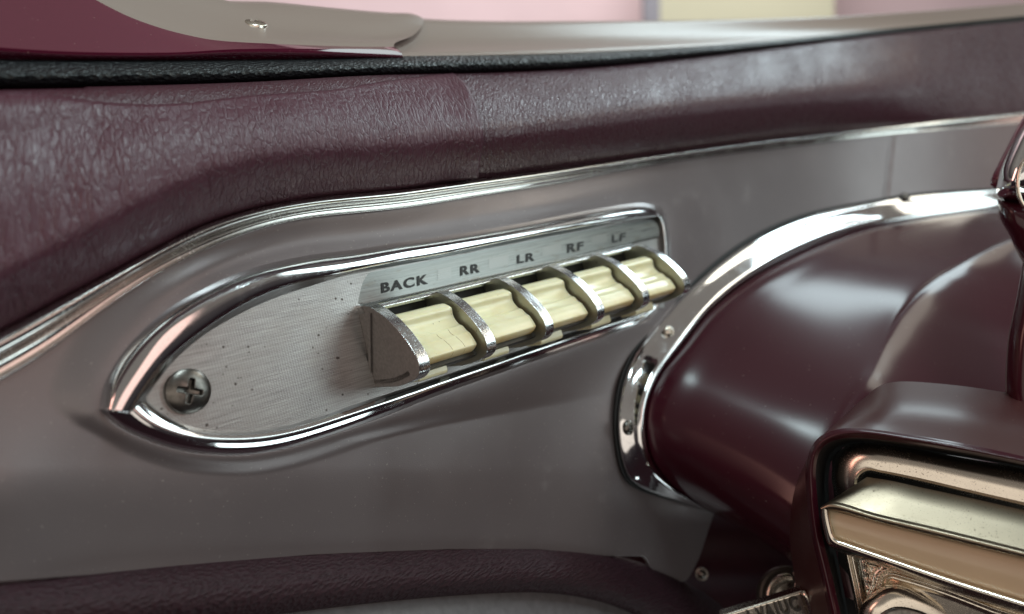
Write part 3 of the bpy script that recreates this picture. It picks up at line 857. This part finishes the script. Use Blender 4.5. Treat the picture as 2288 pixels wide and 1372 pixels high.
# ------------------------------------------------------------------ lower arm roll
armT = [(-80,1302),(0,1297),(200,1282),(400,1262),(700,1237),(1000,1225),(1200,1225),(1350,1240),(1450,1268),(1540,1310),(1640,1380),(1700,1430)]
armB = [(-80,1440),(0,1432),(400,1396),(600,1374),(800,1350),(1000,1331),(1200,1323),(1300,1334),(1380,1356),(1450,1392),(1500,1440),(1540,1480)]
A = cr(np.array(armT, float), 240); B = cr(np.array(armB, float), 240)
rows = []
for f, c in ((-.04, -.9), (0, -.55), (.12, -.30), (.3, -.08), (.52, .06), (.75, .05), (.93, -.12), (1.0, -.3), (1.0, -.8)):
    q = A + (B - A) * f; rows.append(np.array([P(x, y, c) for x, y in q]))
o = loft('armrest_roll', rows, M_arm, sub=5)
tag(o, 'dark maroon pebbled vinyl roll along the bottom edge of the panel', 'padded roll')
A2 = cr(np.array([(x, y + -6) for x, y in armB], float), 100); B2 = A2 + np.array([0, 260.])
rows = [np.array([P(x, y, c) for x, y in (A2 + (B2-A2)*f)]) for f, c in ((0, -.55), (.2, -.30), (.5, -.2), (1, -.15))]
o = loft('lower_trim', rows, M_grey, sub=4)
tag(o, 'smooth grey trim surface below the maroon pebbled roll', 'trim panel')

# ------------------------------------------------------------------ ring and pod at the right
ringO = [(1640,1250),(1560,1196),(1477,1134),(1430,1106),(1393,1069),(1376,1003),(1371,933),(1383,849),(1411,784),(1453,733),(1505,672),(1555,622),(1630,562),(1696,520),(1796,479),(1961,446),(2044,433),(2227,421),(2420,412)]
ringI = [(1660,1180),(1600,1150),(1547,1120),(1500,1087),(1467,1045),(1449,1008),(1442,961),(1449,896),(1472,840),(1522,773),(1589,690),(1671,624),(1754,578),(1837,541),(1920,512),(2044,489),(2227,466),(2420,456)]
rO = gsm(cr(np.array(ringO[1:], float), 260), 3); rI = gsm(cr(np.array(ringI[1:], float), 260), 3)
rO = rO + (rI - rO) * (1.0 * sstep(34, 0, np.arange(260)))[:, None]
ring = root('trim_ring', P(1400, 930, -.3), 'chrome ring with small screws around the base of the maroon pod', 'trim ring')
def rrow(f, c):
    q = rO + (rI - rO) * f; return np.array([P(x, y, c - .15 * float(sstep(22, 0, j))) for j, (x, y) in enumerate(q)])
loft('ring_band', [rrow(f, c) for f, c in ((.10, -.34), (.12, -.04), (.18, .04), (.40, .20), (.62, .38), (.80, .54), (.92, .58), (1.0, .40))], M_chrome, ring, sub=4, sharp=(1,))
loft('gasket', [rrow(f, c) for f, c in ((-.03, -.34), (-.01, -.12), (.04, -.06), (.10, -.08), (.14, -.34))], M_black, ring, sub=3)
screw('screw', P(1405, 956, .27), .22, ring, dome=.55, rot=.4, mat=M_screw)
screw('screw', P(1494, 742, .29), .20, ring, dome=.6, rot=.2, mat=M_chromeY)
screw('screw', P(2024, 441, .05), .22, ring, dome=.6, rot=.2, nor=Nn + Vv * .4, mat=M_screw)
pod_rows = []
def zrow(pts):
    return curvez(pts, 180)
rA = cr(np.array(ringI, float), 180)
pod_rows.append(np.array([P(x, y, -.3) for x, y in rA]))
pod_rows.append(np.array([P(x, y, .30) for x, y in rA]))
q4 = np.array([(1880,1330,18.9),(1860,1250,18.9),(1845,1160,19),(1850,1080,19.1),(1868,1000,19.3),(1895,930,19.6),(1935,862,20),(1960,822,20.3),(1985,770,20.8),(2018,710,21.4),(2060,655,22),(2105,618,22.6),(2160,588,23.2),(2240,546,23.8),(2420,490,24.5)], float)
q4[:, 2] += np.linspace(1.6, 7.0, len(q4))
q4s = cr(q4, 180); zA = np.array([P(x, y, .42)[1] for x, y in rA])
for f, e in ((.05, .09), (.20, .23), (.45, .47), (.70, .71), (.92, .915), (1.0, .985)):
    xy = rA + (q4s[:, :2] - rA) * f; zz = zA + (q4s[:, 2] - zA) * e
    R_ = np.array([Z(x, y, z) for (x, y), z in zip(xy, zz)])
    if 0.0 < f < 1.0:
        kk = np.exp(-(np.arange(-24, 25) / 10.0)**2); kk /= kk.sum()
        pad = np.concatenate([2*R_[:1] - R_[24:0:-1], R_, 2*R_[-1:] - R_[-2:-26:-1]])
        R_ = np.stack([np.convolve(pad[:, d], kk, 'valid') for d in range(3)], 1)
    pod_rows.append(R_)
q5 = q4 + np.array([150, 55, .5]); pod_rows.append(zrow(q5))
q6 = q4 + np.array([520, 180, 3.2]); pod_rows.append(zrow(q6))
o = loft('instrument_pod', pod_rows, M_burgd, sub=6)
tag(o, 'glossy dark maroon rounded pod bulging out of the chrome ring', 'instrument pod')

# column / stalk at the far right
st = root('column_stalk', Z(2290, 440, 21), 'chrome stalk end with maroon shroud cut by the right frame edge', 'stalk')
def blob(name, pts, z, r_z, mat, parent, n=64):
    """closed outline given real thickness: domed towards the viewer and flat behind"""
    q = cr(np.array(pts + [pts[0]], float), n + 1)[:-1]; c = q.mean(0)
    V = []; rings = [(1.0, 1.0), (1.0, .35), (.97, .0), (.90, -.45), (.78, -.75), (.6, -.93), (.35, -1.0)]
    for s_, d_ in rings:
        for p in q: V.append(Z(*(c + (p-c)*s_), z + d_ * r_z))
    V.append(Z(c[0], c[1], z - r_z))
    Fc = []
    for i in range(len(rings)-1):
        for k in range(n): k2 = (k+1) % n; Fc.append((i*n+k, i*n+k2, (i+1)*n+k2, (i+1)*n+k))
    b = (len(rings)-1)*n
    Fc += [(b+k, b+(k+1) % n, len(V)-1) for k in range(n)]; Fc.append(tuple(range(n))[::-1])
    return mk(name, V, Fc, mat, parent)
blob('shroud_lip', [(2420,200),(2330,215),(2287,261),(2248,333),(2212,410),(2218,418),(2300,430),(2420,430)], 23.2, .3, M_burg, st)
blob('chrome_cap', [(2420,230),(2340,235),(2287,280),(2253,338),(2229,399),(2228,435),(2243,447),(2300,452),(2420,460)], 22.4, .9, M_chrome, st)
blob('shroud_body', [(2228,446),(2234,486),(2256,527),(2270,560),(2300,600),(2420,640),(2420,455),(2300,450)], 22.6, .7, M_burgd, st)
q = [(2262+28*math.cos(t)+40, 410+58*math.sin(t)) for t in np.linspace(0, 2*math.pi, 48, endpoint=False)]
lens = np.array([Z(x, y, 21.3) for x, y in q])
tube('lens_rim', lens, .05, M_chromeY, st, True)
pil = [(2290,560),(2276,640),(2266,690),(2254,745),(2248,800),(2246,870),(2252,930),(2262,980)]
q = cr(np.array(pil, float), 60)
rows = [np.array([Z(x + dx, y, z) for x, y in q]) for dx, z in ((6, 20.6), (0, 20.2), (4, 19.8), (26, 19.4), (80, 19.2), (200, 19.4))]
loft('column_post', rows, M_burgd, st, sub=5)

# ------------------------------------------------------------------ accessory unit, lower right
ZB = lambda px: 19.0 - .0042 * (px - 1840)
def zc(pts, n, dz=0.0, segs=None):
    q = cr(np.array(pts, float), n)
    return np.array([Z(x, y, ZB(x) + dz) for x, y in q])
un = root('dashboard_unit', Z(1950, 1150, 19), 'chrome fronted unit with cream bar under a brown maroon enamel hood', 'dashboard unit')
hT = [(1795,1400),(1775,1290),(1765,1180),(1780,1080),(1830,985),(1890,925),(1932,888),(1966,862),(2003,853),(2127,860),(2251,877),(2450,905)]
hF = [(1858,1400),(1835,1290),(1812,1190),(1802,1110),(1800,1045),(1808,1010),(1829,978),(1868,960),(1920,957),(2044,973),(2169,994),(2288,1020),(2450,1055)]
hL = [(1870,1400),(1845,1290),(1822,1190),(1813,1110),(1811,1047),(1818,1014),(1836,988),(1872,971),(1920,966),(2044,983),(2169,1006),(2288,1030),(2450,1066)]
hI = [(1884,1400),(1860,1290),(1836,1190),(1826,1110),(1823,1048),(1832,1008),(1850,990),(1880,980),(1920,978),(2044,993),(2169,1014),(2288,1038),(2450,1074)]
hB = [(1900,1400),(1880,1290),(1860,1190),(1852,1110),(1852,1060),(1860,1024),(1878,1004),(1900,994),(1930,991),(2044,1006),(2169,1024),(2288,1046),(2450,1082)]
rows = [zc(hT, 160, 2.6), zc([(a[0]*.5+b[0]*.5, a[1]*.5+b[1]*.5) for a, b in zip(cr(np.array(hT, float), 30), cr(np.array(hF, float), 30))], 160, 1.0), zc(hF, 160, .15), zc(hL, 160, -.02), zc(hI, 160, .12), zc(hB, 160, 1.3)]
loft('hood', rows, [M_hood, M_burgd, M_black], un, sub=6, sharp=(2, 4), mat_rows=[0, 0, 1, 1, 2, 2])
# dark recess behind
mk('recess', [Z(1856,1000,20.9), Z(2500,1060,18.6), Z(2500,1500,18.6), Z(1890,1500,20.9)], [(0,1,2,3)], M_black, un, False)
fO = [(1885,1180),(1866,1107),(1858,1065),(1866,1024),(1887,999),(1920,990),(1961,992),(2044,1003),(2169,1026),(2288,1046),(2450,1078)]
fO2 = [(1895,1170),(1876,1105),(1870,1067),(1877,1032),(1896,1009),(1925,1000),(1963,1001),(2044,1014),(2169,1037),(2288,1059),(2450,1092)]
fM = [(1925,1150),(1898,1098),(1892,1072),(1898,1046),(1912,1028),(1934,1020),(1968,1022),(2046,1034),(2169,1060),(2288,1086),(2450,1120)]
fI = [(1940,1130),(1912,1090),(1909,1074),(1914,1060),(1922,1052),(1937,1046),(1970,1051),(2050,1067),(2169,1095),(2288,1122),(2450,1158)]
fJ = [(1944,1130),(1918,1092),(1915,1076),(1919,1064),(1926,1057),(1939,1051),(1970,1056),(2050,1073),(2169,1101),(2288,1129),(2450,1166)]
fK = [(1950,1130),(1926,1094),(1922,1078),(1925,1069),(1930,1063),(1942,1057),(1971,1062),(2050,1079),(2169,1108),(2288,1137),(2450,1174)]
loft('chrome_frame', [zc(fO, 160, .95), zc(fO2, 160, .55), zc(fM, 160, .38), zc(fI, 160, .33), zc(fJ, 160, .36), zc(fK, 160, .8)], M_chromeY, un, sub=5, sharp=(3, 4))
# bar: top plate from back edge to front rim, rounded rim, front frame, insert
bT = [(1937,1066),(1990,1074),(2044,1086),(2169,1113),(2288,1140),(2450,1178)]
bF = [(1837,1130),(1858,1121),(1961,1148),(2086,1177),(2288,1227),(2450,1268)]
bR = [(1834,1136),(1856,1129),(1961,1157),(2086,1187),(2288,1237),(2450,1279)]
bG = [(1840,1141),(1862,1139),(1961,1166),(2086,1197),(2288,1247),(2450,1290)]
n = 120
rows = [zc(bT, n, .40), zc([(a[0]*.5+b[0]*.5, a[1]*.5+b[1]*.5) for a, b in zip(cr(np.array(bT, float), 20), cr(np.array(bF, float), 20))], n, .05), zc(bF, n, -.30), zc(bR, n, -.40), zc(bG, n, -.37), zc([(x, y+3) for x, y in bG], n, -.2)]
loft('bar_top', rows, M_bar, un, sub=5, sharp=(2,))
# front frame: left side and bottom rim
sO = [(1836,1132),(1834,1142),(1838,1173),(1848,1212),(1858,1222),(1879,1230),(2003,1273),(2127,1316),(2288,1366),(2450,1416)]
sM = [(1841,1136),(1841,1146),(1846,1176),(1856,1206),(1864,1214),(1884,1222),(2006,1264),(2130,1306),(2290,1356),(2452,1406)]
sI = [(1850,1141),(1851,1150),(1856,1176),(1863,1200),(1869,1206),(1888,1213),(2009,1255),(2133,1297),(2292,1347),(2454,1397)]
sC = [(1858,1148),(1858,1156),(1862,1176),(1868,1196),(1873,1202),(1890,1208),(2011,1250),(2135,1292),(2293,1342),(2455,1392)]
sBk = [(1850,1150),(1850,1162),(1856,1185),(1864,1222),(1872,1232),(1892,1240),(2010,1282),(2130,1326),(2290,1376),(2452,1426)]
loft('bar_rim', [zc(sBk, n, .6), zc(sO, n, -.22), zc(sM, n, -.42), zc(sI, n, -.38), zc(sC, n, -.12)], M_chromeY, un, sub=5)
iT = cr(np.array([(1850,1139),(1862,1142),(1961,1168),(2086,1199),(2288,1250),(2450,1292)], float), 60)
iB = cr(np.array([(1868,1204),(1890,1212),(2011,1254),(2135,1296),(2293,1346),(2455,1396)], float), 60)
rows = [np.array([Z(x, y, ZB(x) + dz) for x, y in iT + (iB - iT) * f]) for f, dz in ((0, -.16), (.1, -.20), (.4, -.25), (.7, -.24), (.92, -.2), (1, -.12))]
loft('cream_insert', rows, M_cream, un, sub=3)
# side cheek linking bar to frame
mk('bar_cheek', [Z(1937,1066,ZB(1937)+1.05), Z(1837,1130,ZB(1837)-.2), Z(1838,1173,ZB(1838)-.2), Z(1852,1215,ZB(1852)-.2), Z(1890,1232,ZB(1880)+.5), Z(1930,1150,ZB(1930)+1.05)], [(0,1,2,3,4,5)], M_chromeY, un, False)
# lower grille
G0 = -.42
g1 = [(1885,1232),(1895,1280),(1906,1330),(1918,1390)]
def gline(off, dz, n=40):
    return np.array([Z(x + off, y, ZB(x) + dz + G0) for x, y in cr(np.array(g1, float), n)])
loft('grille_edge', [gline(o_, d_) for o_, d_ in ((0, 1.4), (3, .95), (8, .92), (11, 1.02), (14, .93), (19, .92), (23, 1.05), (36, 1.05), (40, .98), (44, 1.05))], M_chromeY, un, sub=2)
# back plate with moulded ladder pattern
nx, ny = 150, 90
GX = np.linspace(0, 1, nx); GY = np.linspace(0, 1, ny)
slot = np.array([(1930,1400),(1948,1340),(1962,1308),(1968,1287),(1988,1277),(2024,1285),(2110,1312),(2210,1350),(2320,1395),(2320,1420)], float)
slotp = cr(slot, 80)
V = []
for j in GY:
    for i in GX:
        x = 1922 + 400*i**1.2 + j*28; y = 1228 + 180*j + i*120
        d = np.hypot(slotp[:, 0]-x, slotp[:, 1]-y).min()
        lad = 0.0
        if x < 1972 + j*6 and d > 16:
            ph_ = ((y + (x-1930)*-.25) / 17.5) % 1.0
            lad = .07 * (1 - sstep(.0, .16, min(ph_, 1-ph_)))
            lad += .05 * math.exp(-((x - (1931 + (y-1235)*.22)) / 3.0)**2)
        rim = .16 * math.exp(-((d - 6) / 5.0)**2) + .07 * math.exp(-((d - 15) / 3.0)**2)
        V.append(Z(x, y, ZB(x) + 1.05 + G0 - lad*1.6 - rim*1.3))
Fc = [(j*nx+i, (j+1)*nx+i, (j+1)*nx+i+1, j*nx+i+1) for j in range(ny-1) for i in range(nx-1)]
mk('grille_plate', V, Fc, M_chromeY, un)
blob('slider_knob', [(1915,1420),(1925,1352),(1950,1325),(1974,1308),(2003,1302),(2086,1328),(2148,1362),(2220,1420),(2100,1480)], ZB(2000) + .45, .35, M_chromeY, un)
blob('knob_recess', [(1950,1420),(1956,1380),(1990,1352),(2060,1360),(2120,1400),(2140,1440),(2040,1470)], ZB(2000) + .16, .12, M_screw, un)
un_dust = None

# ------------------------------------------------------------------ dark footwell behind, bits at the bottom
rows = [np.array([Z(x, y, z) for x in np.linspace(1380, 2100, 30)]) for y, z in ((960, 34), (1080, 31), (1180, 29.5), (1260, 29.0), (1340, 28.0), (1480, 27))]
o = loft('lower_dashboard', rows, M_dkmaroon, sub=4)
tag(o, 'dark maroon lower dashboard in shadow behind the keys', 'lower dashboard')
kn = root('ignition_knob', Z(1755, 1300, 24), 'round metal knob with a lobed centre half hidden behind the lock tag', 'knob')
def disc(name, c, R, h, nor, mat, parent, lobes=0, lob=.0, dome=.2):
    nor = nrm(nor); a = nrm(np.cross([0, 0, 1.], nor)); b = np.cross(nor, a); V = []; na = 72
    prof_ = [(1.0, -h), (1.0, -.06), (.97, .0), (.86, .03), (.82, -.02), (.6, dome*.5), (.3, dome*.9)]
    for r, z in prof_:
        for k in range(na):
            t = 2*math.pi*k/na; rr = R * r * (1 + lob*math.cos(lobes*t)); V.append(c + a*rr*math.cos(t) + b*rr*math.sin(t) + nor*z*R)
    V.append(c + nor*dome*R)
    Fc = [(i*na+k, i*na+(k+1) % na, (i+1)*na+(k+1) % na, (i+1)*na+k) for i in range(len(prof_)-1) for k in range(na)]
    bb = (len(prof_)-1)*na; Fc += [(bb+k, bb+(k+1) % na, len(V)-1) for k in range(na)]
    return mk(name, V, Fc, mat, parent)
disc('knob_collar', Z(1765, 1335, 24.6), .92, .5, (-.1, -1, .35), M_dark, kn)
disc('knob_face', Z(1767, 1338, 24.2), .72, .3, (-.1, -1, .35), M_chromeY, kn, dome=.1)
disc('knob_centre', Z(1806, 1298, 22.6), .42, .6, (-.1, -1, .35), M_screw, kn, 5, .12, .35)
c0 = Z(1568, 1283, 27.5)
o = disc('trim_button', c0, .22, .4, (-.3, -1, .2), M_screw, None, 0, 0, .5)
tag(o, 'small dull metal button in the shadow at the corner of the panel', 'button')
tagr = root('lock_tag', Z(1720, 1365, 20.5), 'grey metal block with raised letters at the bottom edge', 'lock tag')
tq = [(1606,1376),(1798,1318),(1818,1372),(1640,1450)]
tc_ = [Z(x, y, 20.6) for x, y in tq]
o = prism('tag_body', tc_, np.array([.1, .55, -.05]), M_chromeY, tagr); bevel(o, .08, 3)
tube('tag_edge', [Z(1795, 1320, 20.5), Z(1802, 1333, 20.45), Z(1809, 1352, 20.45), Z(1816, 1374, 20.5), Z(1822, 1400, 20.5)], .085, M_chromeY, tagr)
text_on('I VAIUC', ((1680,1400),(1792,1364),(1668,1364),(1780,1331)), lambda x, y: Z(x, y, 20.52), tagr, 'lettering', M_screw, strip=False)
o = tube('metal_rod', [Z(1815, 1362, 23), Z(1835, 1360, 22.8), Z(1900, 1356, 22.5)], .22, M_chromeY)
tag(o, 'short bright metal rod beside the lock tag', 'rod')
